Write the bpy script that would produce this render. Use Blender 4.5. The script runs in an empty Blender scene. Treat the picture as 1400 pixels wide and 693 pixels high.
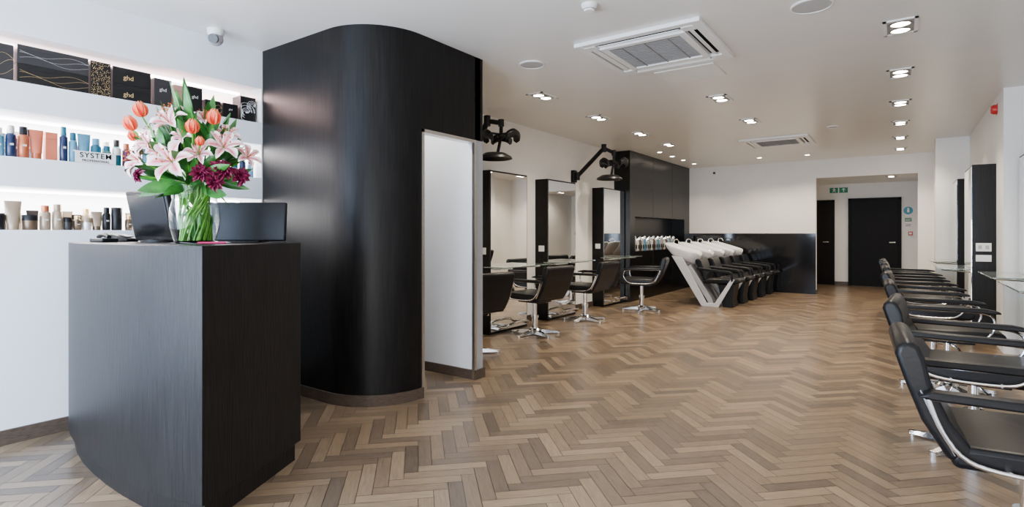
import bpy, bmesh, math, random
from mathutils import Vector, Matrix, Euler
random.seed(7)
S=bpy.context.scene
COL=S.collection
R=math.radians
CEIL=2.65

# ------------------------------------------------------------------ materials
def N(nt,t,**k):
    n=nt.nodes.new(t)
    for a,b in k.items(): setattr(n,a,b)
    return n
def mat(name,col,rough=.5,metal=0,nscale=12,namt=.06,bump=0,emit=None,estr=0,trans=0,coat=0,ior=1.45,stretch=(1,1,1),spec=.5):
    m=bpy.data.materials.new(name); m.use_nodes=True; nt=m.node_tree
    b=nt.nodes['Principled BSDF']
    b.inputs['Roughness'].default_value=rough; b.inputs['Metallic'].default_value=metal
    b.inputs['IOR'].default_value=ior
    b.inputs['Specular IOR Level'].default_value=spec
    if trans: b.inputs['Transmission Weight'].default_value=trans
    if coat: b.inputs['Coat Weight'].default_value=coat; b.inputs['Coat Roughness'].default_value=.08
    tc=N(nt,'ShaderNodeTexCoord'); mp=N(nt,'ShaderNodeMapping'); mp.inputs['Scale'].default_value=stretch
    nz=N(nt,'ShaderNodeTexNoise'); nz.inputs['Scale'].default_value=nscale; nz.inputs['Detail'].default_value=5
    nt.links.new(tc.outputs['Object'],mp.inputs[0]); nt.links.new(mp.outputs[0],nz.inputs['Vector'])
    cr=N(nt,'ShaderNodeValToRGB')
    cr.color_ramp.elements[0].position=.3; cr.color_ramp.elements[1].position=.7
    cr.color_ramp.elements[0].color=tuple(max(0,c*(1-namt)) for c in col)+(1,)
    cr.color_ramp.elements[1].color=tuple(min(1,c*(1+namt)) for c in col)+(1,)
    nt.links.new(nz.outputs['Fac'],cr.inputs[0]); nt.links.new(cr.outputs[0],b.inputs['Base Color'])
    if bump:
        bp=N(nt,'ShaderNodeBump'); bp.inputs['Strength'].default_value=bump; bp.inputs['Distance'].default_value=.005
        nt.links.new(nz.outputs['Fac'],bp.inputs['Height']); nt.links.new(bp.outputs[0],b.inputs['Normal'])
    if emit:
        b.inputs['Emission Color'].default_value=tuple(emit)+(1,); b.inputs['Emission Strength'].default_value=estr
    return m
M_wall=mat('wall_paint',(.85,.83,.79),.6,nscale=4,namt=.012,bump=.03)
M_wallsh=mat('shelf_wall_paint',(.82,.845,.88),.5,nscale=4,namt=.012)
M_ceil=mat('ceiling_paint',(.78,.75,.70),.30,nscale=3,namt=.012)
M_black=mat('satin_black_laminate',(.0055,.005,.0048),.38,nscale=10,namt=.7,bump=.13,stretch=(9,9,.4),spec=.21)
M_desk=mat('dark_stained_oak',(.006,.0058,.0062),.42,nscale=14,namt=.7,bump=.22,stretch=(9,9,.5),spec=.26)
M_gloss=mat('gloss_black_panel',(.006,.006,.007),.08,nscale=5,namt=.1)
M_feat=mat('black_tile_panel',(.005,.005,.005),.28,nscale=6,namt=.3,spec=.3)
M_leather=mat('black_vinyl',(.006,.006,.0068),.34,nscale=60,namt=.15,bump=.12,spec=.26)
M_chrome=mat('polished_chrome',(.78,.78,.79),.12,1,nscale=30,namt=.03)
M_steel=mat('brushed_steel',(.55,.53,.50),.32,1,nscale=40,namt=.06)
M_mirror=mat('mirror_glass',(.90,.91,.91),.01,1,nscale=2,namt=.005)
M_white=mat('white_plastic',(.80,.79,.76),.35,nscale=10,namt=.02)
M_ceram=mat('white_ceramic',(.86,.86,.86),.12,nscale=10,namt=.01,coat=.5)
M_pale=mat('pale_silver_frame',(.62,.62,.63),.3,.3,nscale=20,namt=.03)
M_grey=mat('grey_metal_plate',(.35,.35,.36),.4,.2,nscale=20,namt=.05)
M_grille=mat('grey_grille',(.26,.25,.24),.6,nscale=20,namt=.05,spec=.15)
M_dark=mat('dark_plastic',(.007,.007,.008),.4,nscale=30,namt=.1,spec=.25)
M_slot=mat('dark_slot',(.02,.02,.02),.8,spec=.1)
M_joint=mat('dark_joint',(.02,.02,.02),.5)
M_screen=mat('screen_glass',(.004,.004,.005),.2,nscale=5,namt=.1,spec=.3)
M_skirt=mat('brown_skirting',(.075,.054,.040),.4,nscale=14,namt=.3,stretch=(2,2,14),spec=.3)
M_lamp=mat('lamp_lens',(1,.95,.85),.3,emit=(1,.90,.76),estr=50)
M_led=mat('led_strip_lens',(1,.9,.9),.3,emit=(1,.88,.86),estr=14)
M_glass=mat('clear_glass',(.96,.99,.97),.0,trans=1,ior=1.2,namt=.003,spec=.5)
M_sglass=mat('shelf_glass',(.80,.94,.90),.02,trans=.9,ior=1.4,namt=.01)
M_red=mat('red_plastic',(.50,.02,.02),.35)
M_green=mat('green_sign',(.0,.20,.08),.5)
M_blue=mat('blue_sign',(.03,.30,.40),.4)
M_door=mat('dark_door',(.006,.005,.0045),.5,nscale=10,namt=.3,stretch=(8,8,.6),spec=.15)
M_stem=mat('green_stem',(.08,.27,.015),.45,nscale=40,namt=.4)
M_leaf=mat('green_leaf',(.025,.15,.018),.38,nscale=25,namt=.5)
M_gold=mat('gold_foil',(.80,.58,.28),.35,.7)
M_silver=mat('silver_print',(.75,.73,.70),.4,.5)
M_boxb=mat('black_card',(.010,.009,.009),.35,nscale=20,namt=.2,spec=.3)
M_boxg=mat('charcoal_card',(.030,.028,.028),.4,nscale=20,namt=.1,spec=.3)
M_teal=mat('teal_plastic',(.01,.10,.15),.25,namt=.1)
M_lblue=mat('pale_blue_plastic',(.08,.24,.35),.3,namt=.08)
M_navy=mat('navy_plastic',(.008,.018,.06),.25,namt=.1)
M_copper=mat('copper_plastic',(.45,.12,.05),.3,.35,namt=.1)
M_orange=mat('salmon_plastic',(.55,.14,.07),.35,namt=.08)
M_bronze=mat('bronze_plastic',(.12,.08,.05),.3,.5,namt=.1)
M_champ=mat('champagne_plastic',(.33,.25,.17),.32,.3,namt=.08)
M_green2=mat('sage_plastic',(.05,.17,.14),.3,namt=.1)
M_purp=mat('plum_plastic',(.10,.02,.06),.3,namt=.1)
M_printb=mat('black_print',(.006,.006,.006),.5,spec=.2)
M_printw=mat('white_print',(.85,.85,.85),.5)
M_sgr=mat('speaker_mesh',(.45,.44,.42),.7,nscale=300,namt=.25,spec=.1)

def floor_mat():
    m=bpy.data.materials.new('herringbone_wood'); m.use_nodes=True; nt=m.node_tree; b=nt.nodes['Principled BSDF']
    at=N(nt,'ShaderNodeVertexColor'); at.layer_name='plank'
    uv=N(nt,'ShaderNodeUVMap'); uv.uv_map='UVMap'
    mp=N(nt,'ShaderNodeMapping'); mp.inputs['Scale'].default_value=(5,60,1)
    nt.links.new(uv.outputs[0],mp.inputs[0])
    nz=N(nt,'ShaderNodeTexNoise'); nz.inputs['Scale'].default_value=1.9; nz.inputs['Detail'].default_value=6; nz.inputs['Roughness'].default_value=.6
    nz.inputs['Distortion'].default_value=.5
    nt.links.new(mp.outputs[0],nz.inputs['Vector'])
    cr=N(nt,'ShaderNodeValToRGB'); cr.color_ramp.elements[0].position=.25; cr.color_ramp.elements[1].position=.75
    cr.color_ramp.elements[0].color=(.70,.69,.68,1); cr.color_ramp.elements[1].color=(1.2,1.19,1.17,1)
    nt.links.new(nz.outputs['Fac'],cr.inputs[0])
    mx=N(nt,'ShaderNodeMix',data_type='RGBA',blend_type='MULTIPLY'); mx.inputs[0].default_value=1
    nt.links.new(at.outputs[0],mx.inputs[6]); nt.links.new(cr.outputs[0],mx.inputs[7])
    nt.links.new(mx.outputs[2],b.inputs['Base Color'])
    mr=N(nt,'ShaderNodeMapRange'); mr.inputs[3].default_value=.25; mr.inputs[4].default_value=.34
    nt.links.new(nz.outputs['Fac'],mr.inputs[0]); nt.links.new(mr.outputs[0],b.inputs['Roughness'])
    b.inputs['Specular IOR Level'].default_value=.5
    bp=N(nt,'ShaderNodeBump'); bp.inputs['Strength'].default_value=.12; bp.inputs['Distance'].default_value=.002
    nt.links.new(nz.outputs['Fac'],bp.inputs['Height']); nt.links.new(bp.outputs[0],b.inputs['Normal'])
    return m
def petal_mat(name,edge,mid,tip=None,rough=.5,stripe=.55):
    m=bpy.data.materials.new(name); m.use_nodes=True; nt=m.node_tree; b=nt.nodes['Principled BSDF']
    uv=N(nt,'ShaderNodeUVMap'); uv.uv_map='UVMap'; sp=N(nt,'ShaderNodeSeparateXYZ'); nt.links.new(uv.outputs[0],sp.inputs[0])
    a=N(nt,'ShaderNodeMath',operation='ABSOLUTE')
    s=N(nt,'ShaderNodeMath',operation='SUBTRACT'); s.inputs[1].default_value=.5
    nt.links.new(sp.outputs[1],s.inputs[0]); nt.links.new(s.outputs[0],a.inputs[0])
    nz=N(nt,'ShaderNodeTexNoise'); nz.inputs['Scale'].default_value=9
    nt.links.new(uv.outputs[0],nz.inputs['Vector'])
    ad=N(nt,'ShaderNodeMath',operation='MULTIPLY_ADD'); ad.inputs[1].default_value=.25
    nt.links.new(nz.outputs['Fac'],ad.inputs[0]); nt.links.new(a.outputs[0],ad.inputs[2])
    cr=N(nt,'ShaderNodeValToRGB'); cr.color_ramp.elements[0].position=.14; cr.color_ramp.elements[1].position=stripe
    cr.color_ramp.elements[0].color=mid+(1,); cr.color_ramp.elements[1].color=edge+(1,)
    nt.links.new(ad.outputs[0],cr.inputs[0])
    mx=N(nt,'ShaderNodeMix',data_type='RGBA'); mx.inputs[7].default_value=(tip or edge)+(1,)
    mr=N(nt,'ShaderNodeMapRange'); mr.inputs[1].default_value=.6; mr.inputs[2].default_value=1.0
    nt.links.new(sp.outputs[0],mr.inputs[0]); nt.links.new(mr.outputs[0],mx.inputs[0])
    nt.links.new(cr.outputs[0],mx.inputs[6]); nt.links.new(mx.outputs[2],b.inputs['Base Color'])
    b.inputs['Roughness'].default_value=rough
    b.inputs['Specular IOR Level'].default_value=.3
    return m
M_lily=petal_mat('lily_petal',(.88,.70,.65),(.60,.07,.15),(.92,.83,.78),stripe=.46)
M_tulip=petal_mat('tulip_petal',(.88,.15,.06),(.72,.05,.03),(.92,.26,.12))
M_dahl=petal_mat('magenta_petal',(.15,.004,.035),(.06,.0,.015),(.25,.01,.07))
M_pol=mat('orange_pollen',(.40,.09,.01),.8)

# ------------------------------------------------------------------ mesh builder
class MB:
    def __init__(s): s.bm=bmesh.new(); s.uv=s.bm.loops.layers.uv.new('UVMap')
    def box(s,c,d,rot=None):
        M=Matrix.Translation(c)
        if rot: M=M@Euler(rot).to_matrix().to_4x4()
        M=M@Matrix.Diagonal((d[0],d[1],d[2],1))
        bmesh.ops.create_cube(s.bm,size=1,matrix=M); return s
    def b2(s,a,b):
        return s.box([(a[i]+b[i])/2 for i in range(3)],[abs(b[i]-a[i]) for i in range(3)])
    def cyl(s,p0,p1,r0,r1=None,seg=20):
        p0=Vector(p0);p1=Vector(p1);r1=r0 if r1 is None else r1
        d=p1-p0; q=d.to_track_quat('Z','Y').to_matrix().to_4x4()
        M=Matrix.Translation((p0+p1)/2)@q
        bmesh.ops.create_cone(s.bm,cap_ends=True,segments=seg,radius1=max(r0,1e-5),radius2=max(r1,1e-5),depth=d.length,matrix=M); return s
    def sph(s,c,r,sc=(1,1,1),seg=16,rot=None):
        M=Matrix.Translation(c)
        if rot: M=M@Euler(rot).to_matrix().to_4x4()
        M=M@Matrix.Diagonal((sc[0]*r,sc[1]*r,sc[2]*r,1))
        bmesh.ops.create_uvsphere(s.bm,u_segments=seg,v_segments=max(6,seg//2),radius=1,matrix=M); return s
    def grid(s,P,closeu=False,closev=False,uvs=None):
        V=[[s.bm.verts.new(p) for p in row] for row in P]
        n=len(V);m=len(V[0])
        for i in range(n if closeu else n-1):
            for j in range(m if closev else m-1):
                a=(i,j);b=((i+1)%n,j);c=((i+1)%n,(j+1)%m);d=(i,(j+1)%m)
                try: f=s.bm.faces.new([V[a[0]][a[1]],V[b[0]][b[1]],V[c[0]][c[1]],V[d[0]][d[1]]])
                except ValueError: continue
                if uvs:
                    for l,(x,y) in zip(f.loops,(a,b,c,d)): l[s.uv].uv=uvs[x][y]
        return V
    def tube(s,pts,r,seg=8,smooth=0):
        pts=[Vector(p) for p in pts]
        for _ in range(smooth):
            q=[pts[0]]
            for a,b in zip(pts,pts[1:]): q+= [a*.75+b*.25,a*.25+b*.75]
            pts=q+[pts[-1]]
        rows=[];up=None
        for i,p in enumerate(pts):
            d=(pts[min(i+1,len(pts)-1)]-pts[max(i-1,0)]).normalized()
            if up is None: up=Vector((0,0,1)) if abs(d.z)<.9 else Vector((1,0,0))
            sd=d.cross(up).normalized(); up=sd.cross(d).normalized()
            rr=r if not isinstance(r,(list,tuple)) else r[0]+(r[1]-r[0])*i/(len(pts)-1)
            rows.append([p+(sd*math.cos(2*math.pi*k/seg)+up*math.sin(2*math.pi*k/seg))*rr for k in range(seg)])
        V=s.grid(rows,closev=True)
        s.bm.faces.new(V[0][::-1]); s.bm.faces.new(V[-1]); return s
    def lathe(s,prof,c=(0,0,0),seg=24,sy=1):
        rows=[[(c[0]+r*math.cos(2*math.pi*k/seg),c[1]+sy*r*math.sin(2*math.pi*k/seg),c[2]+z) for k in range(seg)] for r,z in prof]
        V=s.grid(rows,closev=True)
        if prof[0][0]>1e-6: s.bm.faces.new(V[0][::-1])
        if prof[-1][0]>1e-6: s.bm.faces.new(V[-1])
        return s
    def prism(s,poly,a,b,axis='z'):
        def f(p,h):
            return {'z':(p[0],p[1],h),'y':(p[0],h,p[1]),'x':(h,p[0],p[1])}[axis]
        A=[s.bm.verts.new(f(p,a)) for p in poly];B=[s.bm.verts.new(f(p,b)) for p in poly]
        n=len(poly)
        s.bm.faces.new(A);s.bm.faces.new(B[::-1])
        for i in range(n): s.bm.faces.new([A[i],B[i],B[(i+1)%n],A[(i+1)%n]])
        return s
    def obj(s,name,m,parent=None,loc=(0,0,0),rot=(0,0,0),bev=0,smooth=True,solid=0,nrm=True,sub=0,ang=35,seg=2):
        bm=s.bm
        if nrm: bmesh.ops.recalc_face_normals(bm,faces=bm.faces)
        if smooth:
            for f in bm.faces: f.smooth=True
            for e in bm.edges:
                if len(e.link_faces)==2 and e.calc_face_angle(0)>R(ang): e.smooth=False
        me=bpy.data.meshes.new(name); bm.to_mesh(me); bm.free()
        me.materials.append(m)
        o=bpy.data.objects.new(name,me); COL.objects.link(o)
        o.location=loc;o.rotation_euler=rot
        if parent: o.parent=parent
        if solid:
            k=o.modifiers.new('s','SOLIDIFY');k.thickness=solid
        if bev:
            k=o.modifiers.new('b','BEVEL');k.width=bev;k.segments=seg;k.limit_method='ANGLE'
        if sub:
            k=o.modifiers.new('u','SUBSURF');k.levels=sub;k.render_levels=sub
        return o
def thing(o,label,cat,group=None):
    o['label']=label;o['category']=cat
    if group:o['group']=group
    return o
def emp(name,loc,rz,label,cat,group=None):
    o=bpy.data.objects.new(name,None);COL.objects.link(o);o.location=loc;o.rotation_euler=(0,0,rz);o.empty_display_size=.1
    return thing(o,label,cat,group)
def struct(o,label=None):
    o['kind']='structure'
    if label:o['label']=label;o['category']='room'
    return o
def copy_tree(src,loc,rz=None,parent=None,label=None):
    c=src.copy();COL.objects.link(c)
    if parent: c.parent=parent
    else:
        c.location=loc
        if rz is not None: c.rotation_euler=(0,0,rz)
        if label: c['label']=label
    for ch in list(src.children):
        copy_tree(ch,None,parent=c)
    return c
def text(s,size,m,parent,loc,rot,name='lettering',ext=.0008,align='CENTER',space=1,bold=0):
    cu=bpy.data.curves.new('t','FONT');cu.body=s;cu.size=size;cu.extrude=ext;cu.align_x=align;cu.align_y='CENTER';cu.space_character=space;cu.offset=bold
    t=bpy.data.objects.new('t',cu);COL.objects.link(t)
    dg=bpy.context.evaluated_depsgraph_get()
    me=bpy.data.meshes.new_from_object(t.evaluated_get(dg))
    bpy.data.objects.remove(t);me.materials.clear();me.materials.append(m)
    o=bpy.data.objects.new(name,me);COL.objects.link(o);o.location=loc;o.rotation_euler=rot
    if parent:o.parent=parent
    return o
RX=(R(90),0,R(90))   # readable from +X
RY=(R(90),0,0)       # readable from -Y

# ------------------------------------------------------------------ camera
cam=bpy.data.cameras.new('camera');co=bpy.data.objects.new('camera',cam);COL.objects.link(co)
co.location=(0,0,1.2);co.rotation_euler=(R(90),0,math.atan(531/750))
cam.sensor_width=36;cam.lens=750/1400*36;cam.shift_y=-27.5/1400;cam.clip_start=.05
S.camera=co

# ------------------------------------------------------------------ floor
def build_floor():
    W=.070;n=5;g=.0015;q=math.sqrt(.5)
    bm=bmesh.new();uv=bm.loops.layers.uv.new('UVMap');cl=bm.loops.layers.float_color.new('plank')
    x0,x1,y0,y1=-4.5,1.3,-1.6,15.2
    def W2(a,b): return ((a-b)*q*W,(a+b)*q*W)
    def plank(a0,b0,a1,b1,long):
        cx,cy=W2((a0+a1)/2,(b0+b1)/2)
        if not(x0-.1<cx<x1+.1 and y0-.1<cy<y1+.1):return
        e=g/W
        cs=[(a0+e,b0+e),(a1-e,b0+e),(a1-e,b1-e),(a0+e,b1-e)]
        vs=[bm.verts.new((*W2(*c),0)) for c in cs]
        f=bm.faces.new(vs)
        t=random.random()
        base=[(.225,.158,.098),(.188,.132,.084),(.152,.108,.072),(.262,.187,.118),(.120,.087,.060)][random.choices(range(5),[3,3,3,2,2])[0]]
        k=.92+.16*t
        ou,ov=random.random()*20,random.random()*20
        for l,c in zip(f.loops,cs):
            l[cl]=(base[0]*k,base[1]*k,base[2]*k,1)
            a,b=(c[0]-a0)*W,(c[1]-b0)*W
            l[uv].uv=(ou+(a if long==0 else b),ov+(b if long==0 else a))
    for j in range(-60,61):
        for k in range(-340,340):
            ox=k+2*n*j
            cx,cy=W2(ox,k)
            if not(x0-1<cx<x1+1 and y0-1<cy<y1+1):continue
            plank(ox,k,ox+n,k+1,0)
            plank(ox+n,k-n+1,ox+n+1,k+1,1)
    for co_,no in (((x0,0,0),(-1,0,0)),((x1,0,0),(1,0,0)),((0,y0,0),(0,-1,0)),((0,y1,0),(0,1,0))):
        bmesh.ops.bisect_plane(bm,geom=bm.verts[:]+bm.edges[:]+bm.faces[:],plane_co=co_,plane_no=no,clear_outer=True)
    for z in (-.003,-.05):
        f=bm.faces.new([bm.verts.new(p) for p in ((x0,y0,z),(x1,y0,z),(x1,y1,z),(x0,y1,z))])
        for l in f.loops:l[cl]=(.03,.023,.018,1);l[uv].uv=(0,0)
    for f in bm.faces:
        if f.normal.z<0:f.normal_flip()
    me=bpy.data.meshes.new('floor');bm.to_mesh(me);bm.free();me.materials.append(floor_mat())
    o=bpy.data.objects.new('floor',me);COL.objects.link(o);struct(o)
build_floor()

# ------------------------------------------------------------------ room shell
struct(MB().b2((-4.6,-1.7,CEIL),(1.4,12.42,CEIL+.1)).obj('ceiling',M_ceil,smooth=False))
XL=-4.15
w=MB();YN=2.41
w.b2((-4.6,-1.7,0),(XL,YN,1.22))
for a,b in ((1.47,1.64),(1.906,2.076),(2.35,CEIL)): w.b2((-4.6,-1.7,a),(XL,YN,b))
w.b2((-4.6,-1.7,1.22),(-4.46,YN,2.35))
w.b2((-4.6,-1.7,1.22),(XL,-.6,2.35))
struct(w.obj('wall_shelving',M_wallsh,smooth=False))
struct(MB().b2((-4.6,YN,0),(XL,12.3,CEIL)).obj('wall_left',M_wall,smooth=False))
w=MB()
w.b2((-4.15,12.3,0),(-1.36,12.42,CEIL)).b2((.257,12.3,0),(1.3,12.42,CEIL)).b2((-1.36,12.3,2.29),(.257,12.42,CEIL))
struct(w.obj('wall_back',M_wall,smooth=False))
struct(MB().b2((-2.3,14.8,0),(.6,14.9,2.4)).obj('wall_corridor_back',M_wall,smooth=False))
struct(MB().b2((-2.3,12.42,0),(-2.2,14.8,2.4)).obj('wall_corridor_left',M_wall,smooth=False))
struct(MB().b2((.35,12.42,0),(.45,14.8,2.4)).obj('wall_corridor_right',M_wall,smooth=False))
struct(MB().b2((-2.3,12.42,2.34),(.6,14.8,2.44)).obj('ceiling_corridor',M_ceil,smooth=False))
struct(MB().b2((1.15,-1.7,0),(1.3,7.3,CEIL)).obj('wall_right',M_wall,smooth=False))
struct(MB().b2((.84,7.3,0),(1.3,12.3,CEIL)).obj('wall_right_far',M_wall,smooth=False))
struct(MB().b2((.44,10.6,0),(.84,11.0,CEIL)).obj('wall_pier',M_wall,smooth=False))
w=MB().b2((-4.6,-1.7,2.5),(1.3,-1.6,CEIL)).b2((-4.6,-1.7,0),(1.3,-1.6,.15))
for x in (-4.4,-2.5,-.6,1.2): w.b2((x-.05,-1.7,.15),(x+.05,-1.6,2.5))
struct(w.obj('wall_front',M_black,smooth=False))
XP=-2.85;YP=2.42
pl=[(XL,YP),(-3.3,YP)]
for i in range(1,17):
    a=R(-90+90*i/16); pl.append((-3.3+.45*math.cos(a),YP+.45+.45*math.sin(a)))
pl.append((XP,2.90))
def offs(pl,d):
    out=[]
    for i,p in enumerate(pl):
        a=Vector(pl[max(i-1,0)]);b=Vector(pl[min(i+1,len(pl)-1)]);t=(b-a).normalized()
        out.append((p[0]-t.y*d,p[1]+t.x*d))
    return out
inn=offs(pl,.06)
w=MB();w.prism(pl+inn[::-1],0,CEIL)
w.b2((XP-.06,2.90,1.95),(XP,3.57,CEIL))
struct(w.obj('wall_curved',M_black))
struct(MB().b2((XL,3.5,0),(XP-.015,3.6,CEIL)).obj('wall_partition',M_wallsh,smooth=False))
struct(MB().b2((XP-.015,3.50,1.965),(XP+.0,3.60,CEIL)).obj('trim_1',M_black,smooth=False))
struct(MB().b2((XP-.015,3.51,0),(XP+.001,3.60,1.965)).obj('trim_5',M_grey,smooth=False))
w=MB();w.b2((XP-.07,2.885,.0),(XP+.006,2.91,1.965)).b2((XP-.07,2.885,1.94),(XP+.006,3.51,1.965)).b2((XP-.02,3.485,0),(XP+.006,3.51,1.965))
struct(w.obj('trim_2',M_steel,smooth=False))
so=offs(pl,-.012)
struct(MB().prism(so+pl[::-1],0,.078).obj('baseboard_curved',M_skirt))
struct(MB().b2((XL,-1.6,0),(XL+.014,YP-.012,.085)).obj('baseboard_left',M_skirt,smooth=False))
struct(MB().b2((XL,3.486,0),(XP+.02,3.5,.078)).b2((XP,3.5,0),(XP+.014,3.62,.078)).obj('baseboard_partition',M_skirt,smooth=False))
struct(MB().b2((XL,3.62,0),(XL+.014,9.0,.085)).obj('baseboard_left_rear',M_skirt,smooth=False))
struct(MB().b2((-1.36,12.29,0),(-1.34,12.43,.085)).b2((.257,12.288,0),(.84,12.3,.085)).b2((-2.2,14.788,0),(-2.05,14.8,.085)).b2((-1.25,14.788,0),(-.98,14.8,.085)).b2((.02,14.788,0),(.35,14.8,.085)).obj('baseboard_back',M_skirt,smooth=False))
w=MB();F=-3.85
w.b2((XL,9.0,0),(F,12.3,.88)).b2((XL,9.0,1.5),(F,12.3,CEIL)).b2((XL,9.0,.88),(F,9.22,1.5)).b2((XL,11.95,.88),(F,12.3,1.5)).b2((XL,9.22,.88),(-4.12,11.95,1.5))
struct(w.obj('wall_feature',M_feat,smooth=False))
w=MB()
for y in (10.1,11.2): w.b2((F,y-.003,1.5),(F+.002,y+.003,CEIL)).b2((F,y-.003,0),(F+.002,y+.003,.88))
for z in (.3,.6): w.b2((F,9.02,z-.003),(F+.002,12.28,z+.003))
w.b2((F,9.02,2.05),(F+.002,12.28,2.056))
struct(w.obj('trim_3',M_joint,smooth=False))
struct(MB().b2((F,12.27,0),(-1.36,12.3,1.2)).obj('trim_4',M_gloss,smooth=False))
def door(name,x0,x1,z,handle):
    o=MB().b2((x0,14.76,0.005),(x1,14.8,z)).obj(name,M_door,smooth=False,bev=.004);struct(o)
    fr=MB().b2((x0-.05,14.74,0),(x0,14.8,z+.05)).b2((x1,14.74,0),(x1+.05,14.8,z+.05)).b2((x0-.05,14.74,z),(x1+.05,14.8,z+.05)).obj('door_frame',M_door,o,smooth=False)
    h=MB().cyl((handle,14.76,1.0),(handle,14.70,1.0),.012).cyl((handle,14.70,1.0),(handle-.1,14.70,1.0),.01).obj('handle',M_steel,o)
door('door_1',-.93,-.03,1.95,-.1)
door('door_2',-2.0,-1.30,1.93,-1.38)

# ------------------------------------------------------------------ lamps + ceiling items
def lamp(kind,loc,energy,col,rot=(0,0,0),size=None,parent=None,spot=100,name='daylight',blend=.7):
    L=bpy.data.lights.new(name,kind);L.energy=energy;L.color=col
    if kind=='AREA':
        L.shape='RECTANGLE';L.size=size[0];L.size_y=size[1]
    if kind=='SPOT':L.spot_size=R(spot);L.spot_blend=blend;L.shadow_soft_size=.05
    o=bpy.data.objects.new(name,L);COL.objects.link(o);o.location=loc;o.rotation_euler=rot
    if parent:o.parent=parent
    return o
def downlight(loc,twin=True,g='twin ceiling downlights'):
    e=emp('recessed_downlight',loc,0,'square recessed ceiling downlight with two bright lamps in a pale trim' if twin else 'small round recessed ceiling downlight with bright lamp','downlight',g)
    if twin:
        t=MB();hx,hy=.10,.165
        t.b2((-hx,-hy,-.008),(-hx+.022,hy,.0)).b2((hx-.022,-hy,-.008),(hx,hy,0)).b2((-hx,-hy,-.008),(hx,-hy+.022,0)).b2((-hx,hy-.022,-.008),(hx,hy,0))
        t.obj('trim_ring',M_white,e,smooth=False)
        MB().b2((-hx+.01,-hy+.01,-.003),(hx-.01,hy-.01,-.001)).obj('recess',M_grey,e,smooth=False)
        for y in (-.072,.072):
            MB().lathe([(.066,-.003),(.068,-.012),(.058,-.012),(.054,-.004)],(0,y,0)).obj('gimbal_ring',M_steel,e)
            MB().lathe([(.001,-.010),(.052,-.008),(.052,-.004)],(0,y,0)).obj('lamp',M_lamp,e)
    else:
        MB().lathe([(.05,0),(.052,-.006),(.040,-.008),(.038,-.002)]).obj('trim_ring',M_white,e)
        MB().lathe([(.001,-.006),(.037,-.005),(.037,-.002)]).obj('lamp',M_lamp,e)
    return e
WARM=(1,.86,.68)
for y in (3.35,4.71,6.08,7.48,8.82,10.17,11.5):
    if y>4: downlight((0,y,CEIL))
    lamp('SPOT',(0,y,CEIL-.03),115 if y>5 else 90,WARM,spot=125,name='spot_glow')
for y in (4.92,6.25,7.6,8.8):
    downlight((-3.09,y,CEIL));lamp('SPOT',(-3.09,y,CEIL-.03),105,WARM,spot=132,name='spot_glow')
for y in (6.1,7.55):
    downlight((-1.58,y,CEIL));lamp('SPOT',(-1.58,y,CEIL-.03),110,WARM,spot=125,name='spot_glow')
for y in (9.5,10.15,10.8,11.5):
    downlight((-3.5,y,CEIL),False,'small ceiling downlights');lamp('SPOT',(-3.5,y,CEIL-.03),40,WARM,spot=120,name='spot_glow')
for x,y in ((-2.2,11.3),(-1.4,11.4)):
    downlight((x,y,CEIL),False,'small ceiling downlights');lamp('SPOT',(x,y,CEIL-.03),90,WARM,spot=140,name='spot_glow')
downlight((-.15,13.3,2.34),True);lamp('SPOT',(-.15,13.3,2.31),35,WARM,spot=150,name='spot_glow')
lamp('SPOT',(-1.3,13.8,2.31),20,WARM,spot=150,name='spot_glow')
lamp('SPOT',(-3.35,2.95,CEIL-.03),80,(1,.98,.97),spot=150,name='spot_glow')  # added spot without a fitting, brightens the white partition behind the curved wall

def cassette(loc,label):
    e=emp('ceiling_air_conditioner',loc,0,label,'air conditioner','ceiling cassette units')
    h=.475
    fr=MB()
    for a,b in (((-h,-h),(-.415,h)),((.415,-h),(h,h)),((-.415,-h),(.415,-.415)),((-.415,.415),(.415,h))):
        fr.b2((a[0],a[1],-.030),(b[0],b[1],0))
    for a,b in (((-.33,-.33),(-.28,.33)),((.28,-.33),(.33,.33)),((-.28,-.33),(.28,-.28)),((-.28,.28),(.28,.33))):
        fr.b2((a[0],a[1],-.036),(b[0],b[1],0))
    for sx in(-1,1):
        for sy in(-1,1): fr.box((sx*.372,sy*.372,-.0165),(.09,.09,.033))
    fr.obj('frame',M_white,e,bev=.004)
    MB().b2((-.42,-.42,-.006),(.42,.42,-.001)).obj('recess',M_slot,e,smooth=False)
    for i in range(4):
        a=i*math.pi/2
        MB().box((.372,0,-.024),(.036,.62,.006),(0,R(18),0)).obj('louvre',M_white,e,rot=(0,0,a),bev=.002)
    g=MB()
    for i in range(16):
        g.box((0,-.25+i*.0333,-.024),(.56,.012,.010))
    for x in (-.18,0,.18): g.box((x,0,-.025),(.008,.56,.012))
    g.obj('grille',M_grille,e,smooth=False)
cassette((-1.57,4.18,CEIL),'white square ceiling air conditioner with louvred slots and grille')
cassette((-1.57,9.45,CEIL),'white square ceiling air conditioner far along the room')
thing(MB().box((-1.55,4.98,CEIL-.006),(.52,.42,.012)).obj('ceiling_access_panel',M_white,bev=.003),'flat white square access panel on the ceiling','panel')
def speaker(loc,r):
    e=emp('ceiling_speaker',loc,0,'round flush ceiling speaker with fine grey grille','speaker','ceiling speakers')
    MB().lathe([(r,0),(r,-.006),(r*.92,-.01),(r*.9,-.004)]).obj('rim',M_white,e)
    MB().lathe([(.001,-.008),(r*.9,-.006),(r*.9,-.002)]).obj('grille',M_sgr,e)
speaker((-2.58,3.94,CEIL),.11);speaker((-.46,3.95,CEIL),.125)
speaker((-.75,8.6,CEIL),.07)
e=emp('smoke_detector',(-1.61,3.12,CEIL),0,'small round white smoke detector on the ceiling','smoke detector')
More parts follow.
